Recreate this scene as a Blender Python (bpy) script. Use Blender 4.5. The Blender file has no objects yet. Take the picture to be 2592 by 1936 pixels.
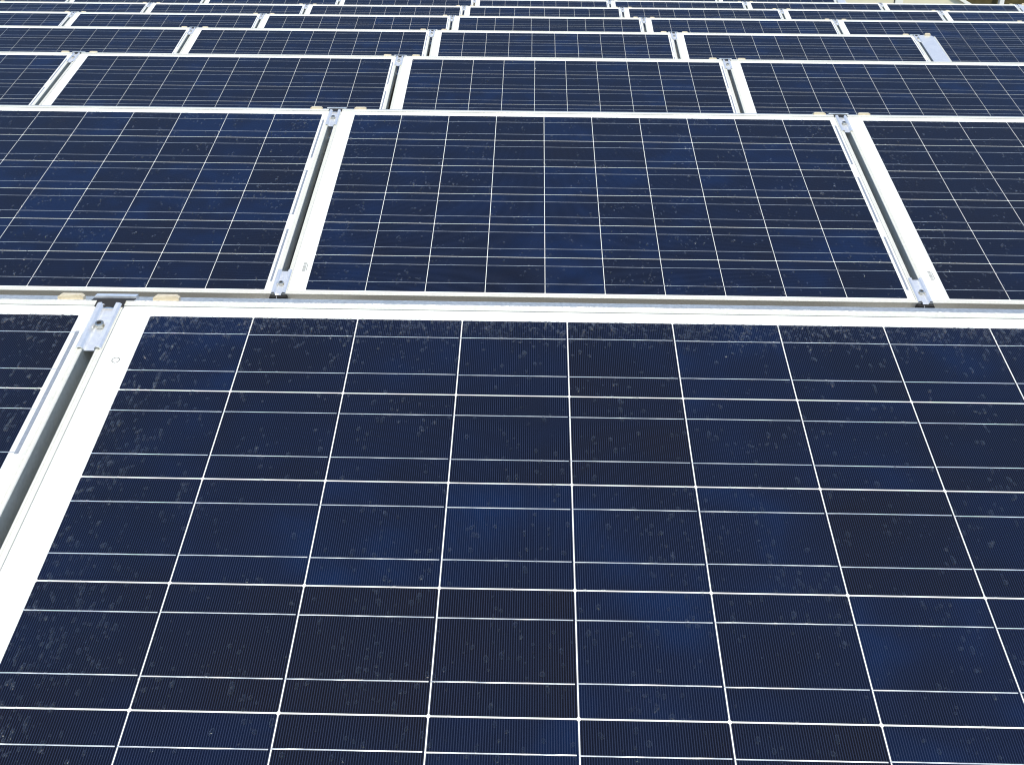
import bpy, bmesh, math, random
from mathutils import Matrix, Vector
random.seed(7)
rad = math.radians
S = bpy.context.scene
COL = S.collection

# ---------------------------------------------------------------- camera
ZR = 0.5                                   # roof is z = 0; top cell line of the front row is 0.5 m up
cp, cy, cr = 0.4099541880, -0.0151402638, 0.0093300323
fwd = Vector((math.sin(cy)*math.cos(cp), math.cos(cy)*math.cos(cp), -math.sin(cp)))
rgt = Vector((math.cos(cy), -math.sin(cy), 0))
up = rgt.cross(fwd)
r2 = math.cos(cr)*rgt + math.sin(cr)*up
u2 = -math.sin(cr)*rgt + math.cos(cr)*up
cd = bpy.data.cameras.new('camera')
cam = bpy.data.objects.new('camera', cd); COL.objects.link(cam)
m = Matrix((r2, u2, -fwd)).transposed().to_4x4()
m.translation = Vector((0.5709, -1.3934, 0.5046 + ZR))
cam.matrix_world = m
cd.sensor_fit = 'HORIZONTAL'; cd.sensor_width = 36.0
cd.lens = 36.0*2482.41/2592.0
cd.clip_start = 0.02; cd.clip_end = 3000
S.camera = cam

# ---------------------------------------------------------------- sky, sun, exposure
SUN_EL, SUN_AZ = rad(66), rad(3)           # high sun behind the camera
w = bpy.data.worlds.new('World'); S.world = w; w.use_nodes = True
nt = w.node_tree; nt.nodes.clear()
sky = nt.nodes.new('ShaderNodeTexSky'); sky.sky_type = 'NISHITA'; sky.sun_disc = False
sky.sun_elevation = SUN_EL; sky.sun_rotation = math.pi - SUN_AZ
sky.air_density = 1.0; sky.dust_density = 0.0; sky.ozone_density = 3.0
bg = nt.nodes.new('ShaderNodeBackground'); bg.inputs['Strength'].default_value = 0.15
out = nt.nodes.new('ShaderNodeOutputWorld')
nt.links.new(sky.outputs[0], bg.inputs[0]); nt.links.new(bg.outputs[0], out.inputs[0])
sl = bpy.data.lights.new('sun', 'SUN'); sl.energy = 4.2; sl.angle = rad(0.5); sl.color = (1.0, 0.93, 0.77)
so = bpy.data.objects.new('sun', sl); COL.objects.link(so)
sv = Vector((math.sin(SUN_AZ)*math.cos(SUN_EL), -math.cos(SUN_AZ)*math.cos(SUN_EL), math.sin(SUN_EL)))
so.rotation_euler = sv.to_track_quat('Z', 'Y').to_euler()
so.location = sv*30
vs = S.view_settings
vs.view_transform = 'Standard'; vs.look = 'None'; vs.gamma = 1.0; vs.use_curve_mapping = False
vs.exposure = 0.35
S.cycles.pixel_filter_type = 'BLACKMAN_HARRIS'; S.cycles.filter_width = 1.15
S.cycles.transparent_max_bounces = 16

# ---------------------------------------------------------------- material helpers
def mat(name):
    M = bpy.data.materials.new(name); M.use_nodes = True
    t = M.node_tree; t.nodes.clear()
    o = t.nodes.new('ShaderNodeOutputMaterial')
    return M, t, o
class G:
    def __init__(s, t): s.t = t
    def n(s, typ, **k):
        x = s.t.nodes.new(typ)
        for a, b in k.items(): setattr(x, a, b)
        return x
    def l(s, a, b): s.t.links.new(a, b)
    def math(s, op, a, b=None, c=None):
        x = s.n('ShaderNodeMath', operation=op)
        for i, v in enumerate((a, b, c)):
            if v is None: continue
            if isinstance(v, (int, float)): x.inputs[i].default_value = v
            else: s.l(v, x.inputs[i])
        return x.outputs[0]
    def mix(s, f, a, b):
        x = s.n('ShaderNodeMix', data_type='RGBA')
        if isinstance(f, (int, float)): x.inputs[0].default_value = f
        else: s.l(f, x.inputs[0])
        for i, v in ((6, a), (7, b)):
            if isinstance(v, tuple): x.inputs[i].default_value = v + (1,)
            else: s.l(v, x.inputs[i])
        return x.outputs[2]
    def noise(s, vec, scale, detail=2.0, rough=0.5, dist=0.0):
        x = s.n('ShaderNodeTexNoise'); s.l(vec, x.inputs['Vector'])
        x.inputs['Scale'].default_value = scale; x.inputs['Detail'].default_value = detail
        x.inputs['Roughness'].default_value = rough; x.inputs['Distortion'].default_value = dist
        return x.outputs[0]
    def ramp(s, f, a, b):
        x = s.n('ShaderNodeMapRange'); s.l(f, x.inputs[0])
        x.inputs[1].default_value = a; x.inputs[2].default_value = b
        return x.outputs[0]
    def bump(s, h, strength, dist):
        x = s.n('ShaderNodeBump'); s.l(h, x.inputs['Height'])
        x.inputs['Strength'].default_value = strength; x.inputs['Distance'].default_value = dist
        return x.outputs[0]
    def bsdf(s, **k):
        x = s.n('ShaderNodeBsdfPrincipled')
        for a, b in k.items():
            i = x.inputs[a.replace('_', ' ')]
            if isinstance(b, (int, float)): i.default_value = b
            elif isinstance(b, tuple): i.default_value = b + (1,)
            else: s.l(b, i)
        return x

def metal(name, c1, c2, metallic, r1, r2, scale, bs, bd):
    M, t, o = mat(name); g = G(t)
    co = g.n('ShaderNodeTexCoord').outputs['Object']
    a = g.noise(co, scale, 3.0, 0.6); b = g.noise(co, scale*0.12, 2.0)
    c = g.mix(g.ramp(a, 0.35, 0.65), c1, c2)
    r = g.math('ADD', g.math('MULTIPLY', b, r2-r1), r1)
    p = g.bsdf(Base_Color=c, Metallic=metallic, Roughness=r, Normal=g.bump(a, bs, bd))
    g.l(p.outputs[0], o.inputs[0]); return M

M_ANOD = metal('anodised_aluminium', (0.70, 0.685, 0.60), (0.78, 0.765, 0.68), 0.40, 0.32, 0.48, 190, 0.5, 0.0014)
M_DEFL = metal('weathered_zinc', (0.45, 0.45, 0.45), (0.62, 0.62, 0.62), 0.75, 0.34, 0.52, 130, 0.7, 0.0022)
M_TAB = metal('yellow_zinc', (0.66, 0.55, 0.38), (0.76, 0.65, 0.46), 0.35, 0.35, 0.5, 150, 0.1, 0.0008)
M_ZINC = metal('galvanised_steel', (0.78, 0.79, 0.81), (0.90, 0.91, 0.92), 0.72, 0.30, 0.46, 120, 0.22, 0.0012)
M_TIN = metal('tinned_ribbon', (0.66, 0.68, 0.70), (0.80, 0.81, 0.82), 0.72, 0.30, 0.42, 300, 0.15, 0.0005)
M_BOLT = metal('zinc_bolt', (0.52, 0.50, 0.44), (0.60, 0.58, 0.50), 0.9, 0.2, 0.3, 200, 0.05, 0.0004)
M_RIB2 = metal('edge_ribbon', (0.38, 0.40, 0.44), (0.46, 0.48, 0.52), 0.6, 0.35, 0.45, 200, 0.1, 0.0005)

def plain(name, c, rough, spec=0.3, var=0.15, scale=30, bs=0.0):
    M, t, o = mat(name); g = G(t)
    co = g.n('ShaderNodeTexCoord').outputs['Object']
    a = g.noise(co, scale, 4.0, 0.6)
    d = tuple(x*(1-var) for x in c)
    k = dict(Base_Color=g.mix(g.ramp(a, 0.3, 0.7), d, c), Roughness=rough)
    p = g.bsdf(**k); p.inputs['Specular IOR Level'].default_value = spec
    if bs: g.l(g.bump(a, bs, 0.01), p.inputs['Normal'])
    g.l(p.outputs[0], o.inputs[0]); return M
M_BACK = plain('white_backsheet', (0.82, 0.82, 0.80), 0.6, 0.2, 0.03, 12)
M_RUB = plain('black_rubber', (0.018, 0.017, 0.016), 0.55, 0.4, 0.3, 60)
M_PRINT = plain('grey_print', (0.24, 0.245, 0.235), 0.7, 0.2, 0.1, 60)
M_JBOX = plain('black_plastic', (0.02, 0.02, 0.021), 0.5, 0.4, 0.2, 40)
M_ROOF = plain('roof_membrane', (0.115, 0.090, 0.048), 0.9, 0.2, 0.35, 5, 0.3)
M_CREAM = plain('cream_render', (0.74, 0.70, 0.52), 0.9, 0.2, 0.06, 6, 0.1)
M_CREAMW = plain('white_coping', (0.80, 0.80, 0.74), 0.8, 0.2, 0.05, 8)
M_OLIVE = plain('olive_render', (0.115, 0.096, 0.045), 0.95, 0.1, 0.4, 9, 0.3)
M_WHITE = plain('white_paint', (0.80, 0.80, 0.77), 0.5, 0.3, 0.05, 6)
M_GROUND = plain('ground', (0.10, 0.10, 0.07), 0.95, 0.1, 0.5, 0.05)

# solar cells: 10 x 6 cells drawn in the cell sheet's own metre coordinates
PI_ = 0.158
def make_cell_mat():
    M, t, o = mat('silicon_cells'); g = G(t)
    co = g.n('ShaderNodeTexCoord').outputs['Object']
    sp = g.n('ShaderNodeSeparateXYZ'); g.l(co, sp.inputs[0])
    X, Y = sp.outputs[0], sp.outputs[1]
    iu = g.math('FLOOR', g.math('DIVIDE', X, PI_)); iv = g.math('FLOOR', g.math('DIVIDE', Y, PI_))
    rnd = g.n('ShaderNodeObjectInfo').outputs['Random']
    cv = g.n('ShaderNodeCombineXYZ'); g.l(iu, cv.inputs[0]); g.l(iv, cv.inputs[1]); g.l(g.math('MULTIPLY', rnd, 97.0), cv.inputs[2])
    wn = g.n('ShaderNodeTexWhiteNoise', noise_dimensions='3D'); g.l(cv.outputs[0], wn.inputs[0])
    h = wn.outputs['Value']
    # smooth blotches inside each cell, each cell with its own offset
    off = g.n('ShaderNodeVectorMath', operation='MULTIPLY_ADD'); g.l(wn.outputs['Color'], off.inputs[0])
    off.inputs[1].default_value = (9, 9, 9); g.l(co, off.inputs[2])
    bl = g.noise(off.outputs[0], 9.0, 1.5, 0.5)
    gr = g.n('ShaderNodeTexVoronoi'); g.l(off.outputs[0], gr.inputs['Vector']); gr.inputs['Scale'].default_value = 95
    gsep = g.n('ShaderNodeSeparateColor'); g.l(gr.outputs['Color'], gsep.inputs[0])
    tone = g.n('ShaderNodeAttribute', attribute_type='OBJECT', attribute_name='tone').outputs['Fac']
    k = g.math('ADD', g.math('MULTIPLY', h, 0.62), g.math('MULTIPLY', g.ramp(bl, 0.28, 0.72), 0.50))
    k = g.math('ADD', k, tone)
    cr_ = g.n('ShaderNodeValToRGB'); g.l(k, cr_.inputs[0])
    e = cr_.color_ramp.elements
    e[0].position = 0.12; e[0].color = (0.0024, 0.0014, 0.0024, 1)
    e[1].position = 1.0; e[1].color = (0.0005, 0.0070, 0.0340, 1)
    x = e.new(0.45); x.color = (0.0010, 0.0016, 0.0068, 1)
    x = e.new(0.75); x.color = (0.0007, 0.0030, 0.0150, 1)
    base = g.mix(g.math('MULTIPLY', gsep.outputs[0], 0.22), cr_.outputs[0], (0.001, 0.002, 0.007))
    # printed silver fingers across the busbars
    fu = g.math('FRACT', g.math('DIVIDE', X, PI_/58.0))
    tri = g.math('ABSOLUTE', g.math('SUBTRACT', fu, 0.5))
    line = g.ramp(tri, 0.19, 0.09)
    wob = g.noise(co, 700.0, 1.0)
    line = g.math('MULTIPLY', line, g.math('ADD', g.math('MULTIPLY', wob, 0.5), 0.35))
    fcol = g.mix(0.88, base, (0.036, 0.048, 0.100))
    c = g.mix(line, base, fcol)
    p = g.bsdf(Base_Color=c, Roughness=0.6); p.inputs['Specular IOR Level'].default_value = 0.03
    g.l(p.outputs[0], o.inputs[0]); return M
M_CELL = make_cell_mat()

def make_glass(name, ior, rough, tint, refr=0.0, bs=0.0):
    M, t, o = mat(name); g = G(t)
    tr = g.n('ShaderNodeBsdfTransparent'); tr.inputs[0].default_value = tint + (1,)
    gl = g.n('ShaderNodeBsdfGlossy'); gl.inputs['Roughness'].default_value = rough
    fr = g.n('ShaderNodeFresnel')              # same reflectance from both sides of the thin pane
    bk = g.n('ShaderNodeNewGeometry').outputs['Backfacing']
    g.l(g.math('ADD', g.math('MULTIPLY', bk, 1.0/ior-ior), ior), fr.inputs[0])
    co = g.n('ShaderNodeTexCoord').outputs['Object']
    if bs:
        b = g.bump(g.noise(co, 260.0, 2.0), bs, 0.0006)
        g.l(b, gl.inputs['Normal'])
    body = tr.outputs[0]
    if refr:
        rf = g.n('ShaderNodeBsdfRefraction'); rf.inputs['IOR'].default_value = 1.33; rf.inputs['Roughness'].default_value = 0.0
        m1 = g.n('ShaderNodeMixShader'); m1.inputs[0].default_value = refr
        g.l(tr.outputs[0], m1.inputs[1]); g.l(rf.outputs[0], m1.inputs[2]); body = m1.outputs[0]
    mx = g.n('ShaderNodeMixShader'); g.l(fr.outputs[0], mx.inputs[0]); g.l(body, mx.inputs[1]); g.l(gl.outputs[0], mx.inputs[2])
    sh = mx.outputs[0]
    if refr:                               # bright caustic rim of each drop, painted as pale diffuse colour seen edge-on
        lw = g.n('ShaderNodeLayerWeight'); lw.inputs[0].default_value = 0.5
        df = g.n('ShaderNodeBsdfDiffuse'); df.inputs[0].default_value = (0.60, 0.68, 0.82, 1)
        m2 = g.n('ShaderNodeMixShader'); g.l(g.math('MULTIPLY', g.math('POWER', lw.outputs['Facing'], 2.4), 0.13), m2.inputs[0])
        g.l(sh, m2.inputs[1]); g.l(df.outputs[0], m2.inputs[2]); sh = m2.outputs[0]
    g.l(sh, o.inputs[0]); return M
M_GLASS = make_glass('cover_glass', 1.38, 0.03, (0.96, 0.97, 0.97), 0.0, 0.06)
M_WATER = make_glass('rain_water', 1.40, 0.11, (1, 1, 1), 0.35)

# ---------------------------------------------------------------- mesh helpers
class MB:
    def __init__(s): s.v = []; s.f = []
    def box(s, x0, x1, y0, y1, z0, z1):
        b = len(s.v)
        s.v += [(x, y, z) for z in (z0, z1) for y in (y0, y1) for x in (x0, x1)]
        s.f += [tuple(b+i for i in q) for q in ((0, 2, 3, 1), (4, 5, 7, 6), (0, 1, 5, 4), (2, 6, 7, 3), (0, 4, 6, 2), (1, 3, 7, 5))]
        return s
    def quad(s, *p):
        b = len(s.v); s.v += list(p); s.f.append(tuple(range(b, b+len(p)))); return s
    def extrude(s, prof, axis, a0, a1):
        """closed profile of (p, q) swept along x or y; profile given counter-clockwise seen from +axis"""
        n = len(prof); b = len(s.v)
        for a in (a0, a1):
            for p, q in prof: s.v.append((a, p, q) if axis == 'x' else (p, a, q))
        for i in range(n):
            j = (i+1) % n
            fc = (b+i, b+j, b+n+j, b+n+i)
            s.f.append(fc)
        s.f.append(tuple(b+i for i in reversed(range(n)))); s.f.append(tuple(b+n+i for i in range(n)))
        return s
    def cyl(s, cx, cyy, z0, z1, r, n=16, bev=0.0, hole=0.0):
        b = len(s.v); rings = [(r, z0), (r, z1-bev), (r-bev, z1)]
        if hole: rings += [(hole, z1), (hole*0.9, z1-0.004)]
        for rr, z in rings:
            for i in range(n):
                a = 2*math.pi*i/n; s.v.append((cx+rr*math.cos(a), cyy+rr*math.sin(a), z))
        for k in range(len(rings)-1):
            for i in range(n):
                j = (i+1) % n
                s.f.append((b+k*n+i, b+k*n+j, b+(k+1)*n+j, b+(k+1)*n+i))
        s.f.append(tuple(b+(len(rings)-1)*n+i for i in range(n)))
        return s
    def mesh(s, name, M, fix=True, smooth=False):
        me = bpy.data.meshes.new(name); me.from_pydata(s.v, [], s.f)
        if fix:
            bm = bmesh.new(); bm.from_mesh(me); bmesh.ops.recalc_face_normals(bm, faces=bm.faces); bm.to_mesh(me); bm.free()
        me.materials.append(M)
        if smooth:
            for p in me.polygons: p.use_smooth = True
        me.update(); return me
def obj(name, me, parent=None):
    o = bpy.data.objects.new(name, me); COL.objects.link(o)
    if parent: o.parent = parent
    return o
def tag(o, label, cat, group=None, kind=None):
    if label: o['label'] = label
    if cat: o['category'] = cat
    if group: o['group'] = group
    if kind: o['kind'] = kind
    return o
def empty(name):
    o = bpy.data.objects.new(name, None); COL.objects.link(o); o.empty_display_size = 0.1; return o
def copy_tree(o, parent=None):
    c = o.copy(); COL.objects.link(c)
    if parent: c.parent = parent
    for ch in list(o.children): copy_tree(ch, c)
    return c

# ---------------------------------------------------------------- array layout (metres)
W_, L_, H_ = 1.668, 0.999, 0.040           # panel width, length up the slope, frame depth
PX = 1.68731                               # joint to joint
BL, BT = 0.058, 0.033                      # cell edge to outer frame edge: left, top
T1, T = 0.36914, 0.34583                   # tilt of the front row, of the others
ROW = {1: (0, 0, 0, T1), 2: (1.95462, 0.01454, -0.01358, T), 3: (3.91174, 0.01067, -0.03927, T), 4: (5.86779, 0.01010, -0.05347, T),
       5: (7.83220, 0.00053, -0.05999, T), 6: (9.79414, -0.00393, -0.07967, T), 7: (11.76072, -0.00809, -0.07274, T), 8: (13.722, -0.012, -0.085, T)}
ORD = ['', 'first', 'second', 'third', 'fourth', 'fifth', 'sixth', 'seventh', 'eighth', 'ninth']
def row_frame(r):
    """matrix whose x runs along the row, y up the slope, z off the glass; origin = lower outer frame edge at lip height, x = left cell edge of column 0"""
    Y, Z, X, t = ROW[r]
    R = Matrix.Rotation(t, 4, 'X')
    o = Vector((X, Y, Z + ZR)) - R @ Vector((0, L_-BT, -0.0020))
    M_ = R.copy(); M_.translation = o; return M_

# ---------------------------------------------------------------- the setting
g0 = obj('ground', MB().quad((-900, -900, -7), (900, -900, -7), (900, 900, -7), (-900, 900, -7)).mesh('ground', M_GROUND)); g0['kind'] = 'structure'
rf = obj('roof', MB().box(-14, 16, -8, 26, -7, 0).mesh('roof', M_ROOF)); rf['kind'] = 'structure'

# ---------------------------------------------------------------- solar panel parts (local x centred, y = 0 lower edge, z = 0 frame underside)
def px_(u): return u - W_/2
def frame_mesh():
    prof = [(0.0, 0.0), (0.0, H_-0.0012), (0.0012, H_), (0.0042, H_), (0.0047, H_-0.0007), (0.0060, H_-0.0007), (0.0065, H_), (0.0115, H_),
            (0.0118, H_-0.0003), (0.0118, H_-0.0009), (0.0022, H_-0.0009), (0.0022, 0.0022), (0.024, 0.0022), (0.024, 0.0)]
    m_ = MB(); n = len(prof)
    cor = [(0, 0, 1, 1), (W_, 0, -1, 1), (W_, L_, -1, -1), (0, L_, 1, -1)]
    for (cx, cyy, sx, sy) in cor:
        for d, h in prof: m_.v.append((px_(cx+sx*d), cyy+sy*d, h))
    for k in range(4):
        kk = (k+1) % 4
        for i in range(n):
            j = (i+1) % n
            m_.f.append((k*n+i, kk*n+i, kk*n+j, k*n+j))
    return m_.mesh('frame', M_ANOD)
ZC = H_ - 0.0020
def rects():
    for i in range(10):
        for j in range(6):
            x0 = i*PI_; y1 = -j*PI_
            yield x0+0.00075, x0+PI_-0.00075, y1-PI_+0.00095, y1-0.00095
def cells_mesh():                          # own origin = upper left cell corner, so the material can use metres
    m_ = MB(); c = 0.0016
    for x0, x1, y0, y1 in rects():
        m_.quad((x0+c, y0, 0), (x1-c, y0, 0), (x1, y0+c, 0), (x1, y1-c, 0), (x1-c, y1, 0), (x0+c, y1, 0), (x0, y1-c, 0), (x0, y0+c, 0))
    return m_.mesh('cells', M_CELL, fix=False)
def ribbons_mesh():
    m_ = MB(); rng = random.Random(3)
    for i in range(10):
        for j in range(6):
            for q in (0.25, 0.75):
                yc = -(j+q)*PI_; xa = i*PI_-0.0006; xb = (i+1)*PI_-0.0030
                if i == 9: xb = (i+1)*PI_+0.0075
                n = 9; xs = [xa + (xb-xa)*k/n for k in range(n+1)]
                zs = [0.0003+rng.uniform(-1, 1)*0.00005 for _ in xs]; zs[0] -= 0.0002
                wd = 0.00068; dy = rng.uniform(-1, 1)*0.0006
                b = len(m_.v)
                for x, z in zip(xs, zs):
                    jy = dy+rng.uniform(-1, 1)*0.00008
                    t_ = rng.uniform(-1, 1)*0.00006
                    m_.v += [(x, yc-wd+jy, z+t_), (x, yc+wd+jy, z-t_)]
                for k in range(n): m_.f.append((b+2*k, b+2*k+2, b+2*k+3, b+2*k+1))
    return m_.mesh('busbar_ribbons', M_TIN, fix=False)
def edge_ribbon_mesh(a, b):
    m_ = MB(); x0 = 10*PI_+0.0065
    m_.quad((x0, -b*PI_-0.003, 0.0003), (x0+0.006, -b*PI_-0.003, 0.0003), (x0+0.006, -a*PI_+0.003, 0.0003), (x0, -a*PI_+0.003, 0.0003))
    return m_.mesh('edge_ribbon', M_RIB2, fix=False)
def backsheet_mesh():
    a, b = 0.0080, ZC-0.0004
    m_ = MB().box(px_(a), px_(W_-a), a, L_-a, b-0.001, b)
    return m_.mesh('backsheet', M_BACK)
def glass_mesh():
    a = 0.0102
    return MB().quad((px_(a), a, H_-0.0011), (px_(W_-a), a, H_-0.0011), (px_(W_-a), L_-a, H_-0.0011), (px_(a), L_-a, H_-0.0011)).mesh('glass_pane', M_GLASS, fix=False)
def barcode_mesh():
    m_ = MB(); rng = random.Random(5); y = 0.100; x0 = px_(0.034)
    while y < 0.138:
        h = rng.choice((0.0012, 0.002, 0.003)); m_.quad((x0, y, ZC-0.0002), (x0+0.009, y, ZC-0.0002), (x0+0.009, y+h, ZC-0.0002), (x0, y+h, ZC-0.0002)); y += h + rng.choice((0.0012, 0.002))
    m_.quad((x0+0.0105, 0.102, ZC-0.0002), (x0+0.0125, 0.102, ZC-0.0002), (x0+0.0125, 0.136, ZC-0.0002), (x0+0.0105, 0.136, ZC-0.0002))
    return m_.mesh('barcode', M_PRINT, fix=False)
def ring_mesh():
    m_ = MB(); n = 28; x0, y0 = px_(0.036), L_-BT-0.098
    for r in (0.0062, 0.0045):
        for i in range(n):
            a = 2*math.pi*i/n; m_.v.append((x0+r*math.cos(a), y0+r*math.sin(a), ZC-0.0002))
    for i in range(n):
        j = (i+1) % n; m_.f.append((i, j, n+j, n+i))
    return m_.mesh('ring_mark', M_PRINT, fix=False)
def jbox_mesh():
    return MB().box(-0.06, 0.06, L_-0.17, L_-0.06, 0.006, 0.026).mesh('junction_box', M_JBOX)
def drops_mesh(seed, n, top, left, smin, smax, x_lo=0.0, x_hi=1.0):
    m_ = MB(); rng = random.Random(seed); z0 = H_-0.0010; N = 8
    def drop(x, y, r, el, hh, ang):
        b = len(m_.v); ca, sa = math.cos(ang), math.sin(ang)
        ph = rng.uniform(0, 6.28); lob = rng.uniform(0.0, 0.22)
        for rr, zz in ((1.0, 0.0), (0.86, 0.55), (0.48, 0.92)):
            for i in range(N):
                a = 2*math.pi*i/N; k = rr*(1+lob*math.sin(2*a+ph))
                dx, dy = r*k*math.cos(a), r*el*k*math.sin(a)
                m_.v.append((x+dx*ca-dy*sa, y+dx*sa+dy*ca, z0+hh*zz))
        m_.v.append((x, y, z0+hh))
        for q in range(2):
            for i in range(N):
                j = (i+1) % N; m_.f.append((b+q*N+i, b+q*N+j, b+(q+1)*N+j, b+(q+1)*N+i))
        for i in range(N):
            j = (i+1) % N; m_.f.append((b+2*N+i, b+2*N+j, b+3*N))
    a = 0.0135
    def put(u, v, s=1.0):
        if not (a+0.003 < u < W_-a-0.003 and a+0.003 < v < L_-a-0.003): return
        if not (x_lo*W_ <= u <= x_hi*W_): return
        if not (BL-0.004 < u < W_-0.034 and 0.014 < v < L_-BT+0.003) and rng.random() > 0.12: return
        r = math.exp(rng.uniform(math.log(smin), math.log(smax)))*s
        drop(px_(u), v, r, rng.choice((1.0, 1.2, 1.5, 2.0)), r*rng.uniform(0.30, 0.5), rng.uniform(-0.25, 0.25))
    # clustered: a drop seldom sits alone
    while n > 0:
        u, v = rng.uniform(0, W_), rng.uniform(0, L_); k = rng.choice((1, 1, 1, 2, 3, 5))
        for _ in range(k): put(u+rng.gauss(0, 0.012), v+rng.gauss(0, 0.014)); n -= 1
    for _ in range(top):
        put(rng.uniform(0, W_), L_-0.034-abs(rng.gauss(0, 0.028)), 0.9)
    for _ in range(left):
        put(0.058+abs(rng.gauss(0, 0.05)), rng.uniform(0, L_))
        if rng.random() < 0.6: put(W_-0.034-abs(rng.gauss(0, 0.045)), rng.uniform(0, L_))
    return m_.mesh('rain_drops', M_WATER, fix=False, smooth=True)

ME = dict(frame=frame_mesh(), backsheet=backsheet_mesh(), cells=cells_mesh(), ribbons=ribbons_mesh(), glass=glass_mesh(), barcode=barcode_mesh(), jbox=jbox_mesh())
EDGE = [edge_ribbon_mesh(0.25+2*k, 1.75+2*k) for k in range(3)]
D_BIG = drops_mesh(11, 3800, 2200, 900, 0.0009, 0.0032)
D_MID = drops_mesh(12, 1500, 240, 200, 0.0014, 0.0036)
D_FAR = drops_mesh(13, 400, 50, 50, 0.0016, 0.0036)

proto = empty('solar_panel')
for nm, key in (('frame', 'frame'), ('backsheet', 'backsheet'), ('glass_pane', 'glass'), ('junction_box', 'jbox')): obj(nm, ME[key], proto)
bs_o = [c for c in proto.children if c.name == 'backsheet'][0]
obj('barcode', ME['barcode'], bs_o)
ce = obj('cells', ME['cells'], proto); ce.location = (px_(BL), L_-BT, ZC)
rb = obj('busbar_ribbons', ME['ribbons'], proto); rb.location = (px_(BL), L_-BT, ZC)
for k in range(3):
    e_ = obj('edge_ribbon', EDGE[k], proto); e_.location = (px_(BL), L_-BT, ZC-0.0002)
proto_used = [False]
def panel(r, c, label, drops=None):
    if proto_used[0]: o = copy_tree(proto_clean)
    else: o = proto_clean; proto_used[0] = True
    M_ = row_frame(r) @ Matrix.Translation((c*PX - BL + W_/2, 0, -H_))
    o.matrix_world = M_
    if r == 1: o.rotation_euler.rotate_axis('X', 0)
    tag(o, label, 'solar panel', 'solar panels in tilted rows on the roof')
    return o
proto_clean = proto
made = []
COLS = {1: (-1, 1), 2: (-1, 1), 3: (-2, 1), 4: (-2, 1), 5: (-3, 2), 6: (-3, 3), 7: (-4, 3), 8: (0, 2)}
LBL = {
 (1, -1): 'rain-spotted solar panel cut off by the left edge beside the big foreground panel',
 (1, 0): 'biggest solar panel, wet dark blue cells filling the whole lower part of the photo',
 (1, 1): 'solar panel joining the right end of the big foreground panel',
 (2, -1): 'blue solar panel at the left end of the second row, cut by the left edge',
 (2, 0): 'whole solar panel in the middle of the second row, faint ripple pattern on its cells',
 (2, 1): 'darker solar panel at the right end of the second row, cut by the right edge',
}
def rowname(r): return ORD[r] + ' row from front'
for r, (a, b) in COLS.items():
    n = b-a+1
    for c in range(a, b+1):
        k = c-a+1
        if (r, c) in LBL: lab = LBL[(r, c)]
        elif r == 8: lab = 'solar panel in the farthest row, %s from its right end' % ORD[b-c+1] if c < b else 'solar panel at the right end of the farthest row'
        elif k == 1: lab = 'leftmost solar panel in view of the ' + rowname(r)
        elif k == n: lab = 'rightmost solar panel in view of the ' + rowname(r)
        else: lab = '%s solar panel from the left in the %s' % (ORD[k], rowname(r))
        made.append((r, c, panel(r, c, lab)))
TONE = {(1, 0): -0.05, (1, -1): 0.02, (2, -1): 0.14, (2, 0): 0.06, (2, 1): -0.24}
trng = random.Random(21)
for r, c, o in made:                        # each panel's cells come from their own batch
    q = [x for x in o.children if x.name.split('.')[0] == 'cells'][0]
    q['tone'] = TONE.get((r, c), trng.uniform(-0.12, 0.14))
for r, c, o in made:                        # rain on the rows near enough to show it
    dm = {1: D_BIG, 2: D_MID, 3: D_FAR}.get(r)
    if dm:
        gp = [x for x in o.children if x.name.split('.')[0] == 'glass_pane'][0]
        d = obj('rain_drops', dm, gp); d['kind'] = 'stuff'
    if (r, c) == (1, 0):
        bs_ = [x for x in o.children if x.name.split('.')[0] == 'backsheet'][0]
        obj('ring_mark', ring_mesh(), bs_)

# ---------------------------------------------------------------- clamps in the gaps between panels
def clamp_plate(lower):
    # hat channel: flanges on both frames, shallow trough for the bolt; x centred on the gap, z = 0 at lip height
    n0 = 0.0016
    prof = [(-0.0190, 0.0003), (-0.0190, 0.0018), (-0.0160, 0.0042), (-0.0110, 0.0046), (-0.0082, 0.0012), (-0.0075, -0.0030), (0.0075, -0.0030), (0.0082, 0.0012),
            (0.0110, 0.0046), (0.0160, 0.0042), (0.0190, 0.0018), (0.0190, 0.0003), (0.0165, 0.0003), (0.0158, 0.0022), (0.0118, 0.0026),
            (0.0100, 0.0006), (0.0092, -0.0050), (-0.0092, -0.0050), (-0.0100, 0.0006), (-0.0118, 0.0026), (-0.0158, 0.0022), (-0.0165, 0.0003)]
    m_ = MB(); n = len(prof)
    ys = (0.0, 0.1) if lower else (0.0, 0.1)
    for k, y in enumerate(ys):
        for i, (p, q) in enumerate(prof):
            yy = y
            if not lower and k == 1 and 4 <= i <= 7: yy -= 0.006     # notch at the upper end
            if lower and k == 0 and 4 <= i <= 7: yy -= 0.004
            m_.v.append((p, yy, q))
    for i in range(n):
        j = (i+1) % n; m_.f.append((i, j, n+j, n+i))
    m_.f.append(tuple(range(n))); m_.f.append(tuple(reversed(range(n, 2*n))))
    return m_.mesh('plate', M_ZINC)
CP_UP, CP_LO = clamp_plate(False), clamp_plate(True)
BOLT = MB().cyl(0, 0, -0.0032, 0.0045, 0.0066, 20, 0.0008, 0.0036).mesh('bolt', M_BOLT)
SOCK = MB().cyl(0, 0, -0.0004, 0.0012, 0.0033, 6).mesh('socket', M_RUB)
CAPL = MB().extrude([(-0.0235, -0.040), (-0.0045, -0.040), (-0.0045, -0.0052), (-0.0205, -0.0035), (-0.0235, -0.008)], 'y', -0.010, -0.0012).mesh('end_cap', M_RUB)
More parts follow.
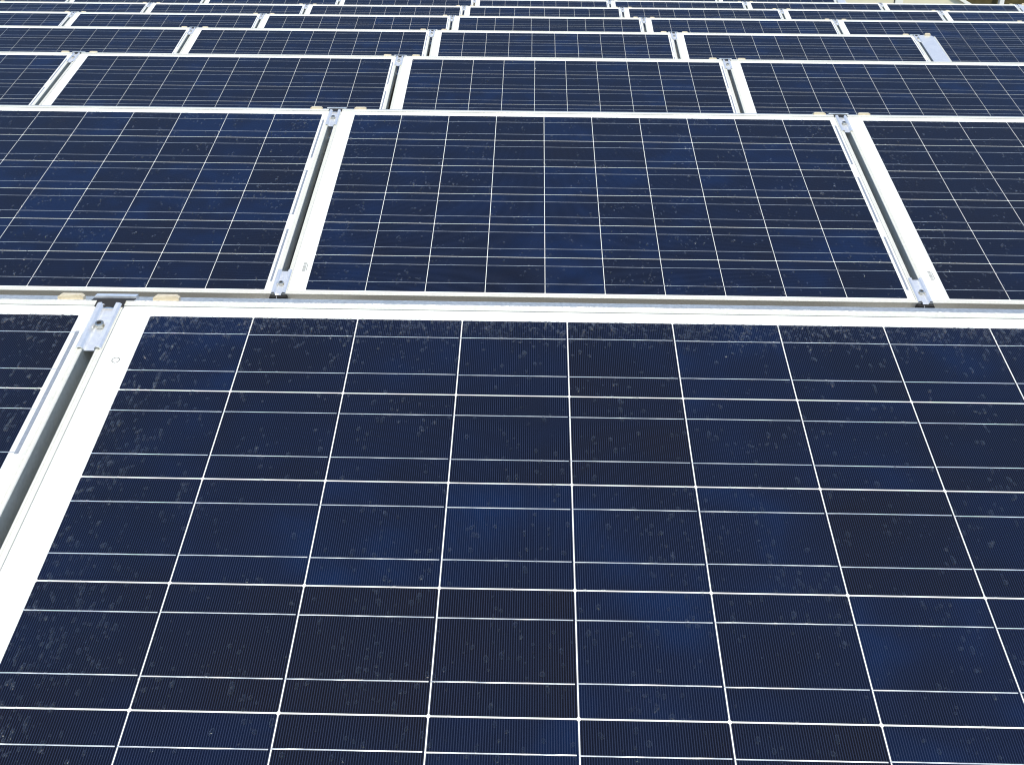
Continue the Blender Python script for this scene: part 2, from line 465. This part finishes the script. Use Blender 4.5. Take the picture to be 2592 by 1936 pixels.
CAPR = MB().extrude([(-0.0030, -0.040), (0.0235, -0.040), (0.0235, -0.008), (0.0205, -0.0035), (-0.0030, -0.0052)], 'y', -0.010, -0.0012).mesh('end_cap', M_RUB)
WEB = MB().box(-0.0044, -0.0031, -0.0112, -0.0020, -0.040, -0.006).mesh('cap_web', M_ZINC)
PAD = MB().box(-0.0222, 0.0222, 0.094, 0.1112, 0.00005, 0.0010).mesh('rubber_pad', M_RUB)
def make_clamp(lower):
    o = empty('panel_clamp')
    obj('plate', CP_LO if lower else CP_UP, o)
    b = obj('bolt', BOLT, o); b.location = (0.0, 0.042 if lower else 0.052, 0.001)
    s = obj('bolt_socket', SOCK, b)
    if not lower: obj('rubber_pad', PAD, o)
    if lower:
        obj('end_cap', CAPL, o); obj('end_cap', CAPR, o); obj('cap_web', WEB, o)
    return o
cl_p = {True: None, False: None}
def clamp(r, c, lower, label):              # on the joint to the left of column c
    if cl_p[lower] is None: o = cl_p[lower] = make_clamp(lower)
    else: o = copy_tree(cl_p[lower])
    y = 0.0 if lower else L_-0.1105
    o.matrix_world = row_frame(r) @ Matrix.Translation((c*PX - BL - 0.0095, y, 0.0))
    tag(o, label, 'clamp', 'lower panel clamps' if lower else 'upper panel clamps')

# ---------------------------------------------------------------- rear wind deflectors, one sheet per panel, and the supports under the joints
def tab_mesh(xc):
    m_ = MB(); w2 = 0.020; c = 0.005; d = 0.0035
    prof = [(xc-w2, -0.004), (xc+w2, -0.004), (xc+w2, 0.0030), (xc+w2-c, 0.0062), (xc-w2+c, 0.0062), (xc-w2, 0.0030)]
    n = len(prof); ya, yb = 0.0035, 0.0035+0.009
    b = 0
    for y in (ya, yb):
        for p, q in prof: m_.v.append((p, y + (0.001 if q > 0.005 else 0), q))
    for i in range(n):
        j = (i+1) % n; m_.f.append((i, j, n+j, n+i))
    m_.f.append(tuple(range(n))); m_.f.append(tuple(reversed(range(n, 2*n))))
    return m_.mesh('tab', M_TAB)
def joint_x(c): return c*PX - BL - 0.0095
def level_frame(r, c):
    """level axes at the upper outer frame edge; x = joint left of column c"""
    F = row_frame(r); p = F @ Vector((joint_x(c), L_, 0)); return Matrix.Translation(p)
ZD = (row_frame(2) @ Vector((0, L_, 0))).z
def deflector_me():
    m_ = MB(); th = 0.0016; zd = ZD-0.025
    pts = [(0.0015, -0.0008), (0.024, -0.0022), (0.029, -0.012), (0.16, -zd), (0.19, -zd)]
    prof = pts + [(y-0.001, z-th) for y, z in reversed(pts)]
    m_.extrude(prof, 'x', 0.033, PX-0.033)
    return m_.mesh('sheet', M_DEFL)
DEF = deflector_me(); TABL, TABR = tab_mesh(0.082), tab_mesh(PX-0.066)
def make_def():
    o = empty('wind_deflector')
    obj('sheet', DEF, o); obj('tab', TABL, o); obj('tab', TABR, o); return o
df_p = [None]
def deflector(r, c, label):
    if df_p[0] is None: o = df_p[0] = make_def()
    else: o = copy_tree(df_p[0])
    o.matrix_world = level_frame(r, c)
    tag(o, label, 'wind deflector', 'metal wind deflectors behind the panel rows')

def make_support(r):
    t = ROW[r][3]
    o = empty('panel_support')
    R = Matrix.Rotation(t, 4, 'X')
    def put(name, me):
        q = obj(name, me, o); q.matrix_local = R; return q
    # sloped channel under the gap, top 2 mm under the frames
    m_ = MB(); a = 0.0300
    for q in (-1, 1):                       # two angles, one under each frame edge
        xa, xb = sorted((q*0.0110, q*0.034))
        m_.box(xa, xb, -L_+0.004, -0.004, -H_-0.0055, -H_-0.0011)
        xa, xb = sorted((q*0.031, q*0.034))
        m_.box(xa, xb, -L_+0.004, -0.004, -H_-0.050, -H_-0.0058)
    m_.box(0.0062, 0.0074, -L_+0.11, -0.11, -H_-0.060, -H_+0.002); m_.box(0.0062, 0.012, -L_+0.11, -0.11, -H_-0.064, -H_-0.0602)
    put('rail', m_.mesh('rail', M_ZINC))
    # silver strip and black seal between the deflector sheets (level)
    q = obj('seal', MB().box(-0.0335, 0.0320, 0.0006, 0.0130, -0.030, -0.0012).mesh('seal', M_RUB), o)
    q = obj('trim_bar', MB().box(-0.0320, 0.0325, 0.0132, 0.0240, -0.0080, 0.0022).mesh('trim_bar', M_ZINC), o)
    # legs and base tray on the roof
    zt = (row_frame(r) @ Vector((0, L_, 0))).z
    zl = L_*math.sin(t); yl = L_*math.cos(t)
    q = obj('leg', MB().box(-0.025, 0.025, -0.070, -0.045, -zt+0.004, -0.085).mesh('leg', M_ZINC), o)
    q = obj('leg', MB().box(-0.025, 0.025, -yl+0.045, -yl+0.065, -zt+0.004, -zl-0.03).mesh('leg', M_ZINC), o)
    q = obj('base_tray', MB().box(-0.15, 0.15, -yl-0.05, 0.20, -zt+0.0005, -zt+0.0035).mesh('base_tray', M_ZINC), o)
    return o
sp_p = {}
def support(r, c, label):
    k = 1 if r == 1 else 2
    if k not in sp_p: o = sp_p[k] = make_support(r)
    else: o = copy_tree(sp_p[k])
    o.matrix_world = level_frame(r, c)
    tag(o, label, 'support', 'metal supports under the panel joints')

END = {4: 2, 7: 4, 8: 3}                    # the joint at which the row visibly ends, on the right
def between(r, c):
    a, b = COLS[r]
    if END.get(r) == c: return 'at the right end of the ' + rowname(r)
    if r == 1: return {0: 'beside the big foreground panel', 1: 'past the right end of the big foreground panel'}[c]
    i = c-a
    if i == 0: return 'at the left edge of the ' + rowname(r)
    if i == b-a+1: return 'at the right edge of the ' + rowname(r)
    return 'between %s and %s panels, %s' % (ORD[i], ORD[i+1], rowname(r))
for r, (a, b) in COLS.items():
    js = list(range(a+1, b+1)) + ([END[r]] if r in END else [])
    for c in js:
        clamp(r, c, False, 'upper clamp with bolt ' + between(r, c))
        support(r, c, 'black-sealed support ' + between(r, c))
        if r in (1, 2): clamp(r, c, True, 'lower clamp with black caps ' + between(r, c))
    for c in range(a, b+1):
        k = c-a+1
        if r == 1: lab = {-1: 'tabbed metal strip behind the panel at the left edge of the front row', 0: 'long tabbed metal strip behind the biggest foreground panel',
                          1: 'tabbed metal strip past the right end of the front panel'}[c]
        else: lab = 'tabbed metal strip behind the %s panel from the left, %s' % (ORD[k], rowname(r))
        deflector(r, c, lab)

# ---------------------------------------------------------------- galvanised cover plates that close the right end of three rows
def end_plate_parts():
    o = empty('end_plate')
    x0, x1 = 0.0095, 0.122
    m_ = MB(); z = -0.001
    m_.v += [(x0, 0.004, z), (x1, 0.004, z), (x1, L_-0.028, z), (x1-0.022, L_-0.001, z), (x0, L_-0.001, z)]
    m_.v += [(x, y, z-0.0015) for x, y, _ in m_.v]
    m_.f += [(0, 1, 2, 3, 4), (9, 8, 7, 6, 5)] + [(i, (i+1) % 5, 5+(i+1) % 5, 5+i) for i in range(5)]
    obj('sheet', m_.mesh('sheet', M_ZINC), o)
    obj('side_flange', MB().box(x1-0.001, x1+0.0035, 0.004, L_-0.027, -0.060, 0.0020).mesh('side_flange', M_ANOD), o)
    obj('inner_flange', MB().box(x0-0.0018, x0-0.0002, 0.004, L_-0.001, -0.042, -0.0012).mesh('inner_flange', M_ZINC), o)
    q = obj('tab', MB().extrude([(0.060, -0.003), (0.098, -0.003), (0.098, 0.010), (0.093, 0.0145), (0.065, 0.0145), (0.060, 0.010)], 'y', L_-0.012, L_-0.0005).mesh('tab', M_TAB), o)
    return o
ep = None
for r, lab in ((4, 'light grey galvanised cover plate closing the right end of the fourth row'), (7, 'grey cover plate with a tab at the far right end of the seventh row'),
               (8, 'pale grey cover plate at the right end of the farthest row')):
    if ep is None: o = ep = end_plate_parts()
    else: o = copy_tree(ep)
    o.matrix_world = row_frame(r) @ Matrix.Translation((joint_x(END[r]), 0, 0))
    tag(o, lab, 'cover plate', 'end cover plates')

# ---------------------------------------------------------------- beyond the array: cream parapet, olive wall, white post
cw = empty('parapet_wall'); cw.location = (5.0, 17.0, 0)
m_ = MB(); th = 0.25                         # sloping top running down to the right
pr = [(-1.2, 0.0), (3.68, 0.0), (3.02, 0.345), (1.55, 1.10), (-1.2, 1.10)]
n = len(pr)
for y in (0, th):
    for x, z in pr: m_.v.append((x, y, z))
for i in range(n):
    j = (i+1) % n; m_.f.append((i, j, n+j, n+i))
m_.f += [tuple(range(n)), tuple(reversed(range(n, 2*n)))]
obj('wall_body', m_.mesh('wall_body', M_CREAM), cw)
obj('pilaster', MB().box(1.886, 2.02, -0.03, -0.002, 0.0, 1.08).mesh('pilaster', M_CREAMW), cw)
obj('joint_strip', MB().box(1.868, 1.882, -0.008, -0.002, 0.0, 1.06).mesh('joint_strip', M_RUB), cw)
m_ = MB()
ang = math.atan2(1.10-0.345, 1.55-3.02)
dx, dz = 3.02-1.55, 0.345-1.10; ln = math.hypot(dx, dz); nx, nz = -dz/ln, dx/ln
ex, ez = 3.02+0.53*dx/ln, 0.345+0.53*dz/ln
cop = [(1.55, 1.10), (ex, ez), (ex+nx*0.05, ez+nz*0.05), (1.55+nx*0.05, 1.10+nz*0.05)]
for y in (-0.04, th+0.04):
    for x, z in cop: m_.v.append((x+nx*0.002, y, z+nz*0.002))
m_.f += [(0, 1, 5, 4), (1, 2, 6, 5), (2, 3, 7, 6), (3, 0, 4, 7), (0, 1, 2, 3), (7, 6, 5, 4)]
obj('coping', m_.mesh('coping', M_CREAMW), cw)
tag(cw, 'sunlit cream wall with a sloping end behind the far right rows', 'wall')
ow = obj('wall', MB().box(0, 9.0, 0, 0.3, 0, 2.4).mesh('wall', M_OLIVE)); ow.location = (8.6, 22.0, 0)
tag(ow, 'dark olive brown wall at the top right corner beyond the array', 'wall')
po = empty('post'); po.location = (10.80, 21.7, 0)
obj('shaft', MB().box(-0.048, 0.048, -0.048, 0.048, 0.015, 2.6).mesh('shaft', M_WHITE), po)
obj('base_plate', MB().box(-0.10, 0.10, -0.10, 0.10, 0.001, 0.014).mesh('base_plate', M_WHITE), po)
tag(po, 'white upright post standing before the dark olive wall', 'post')
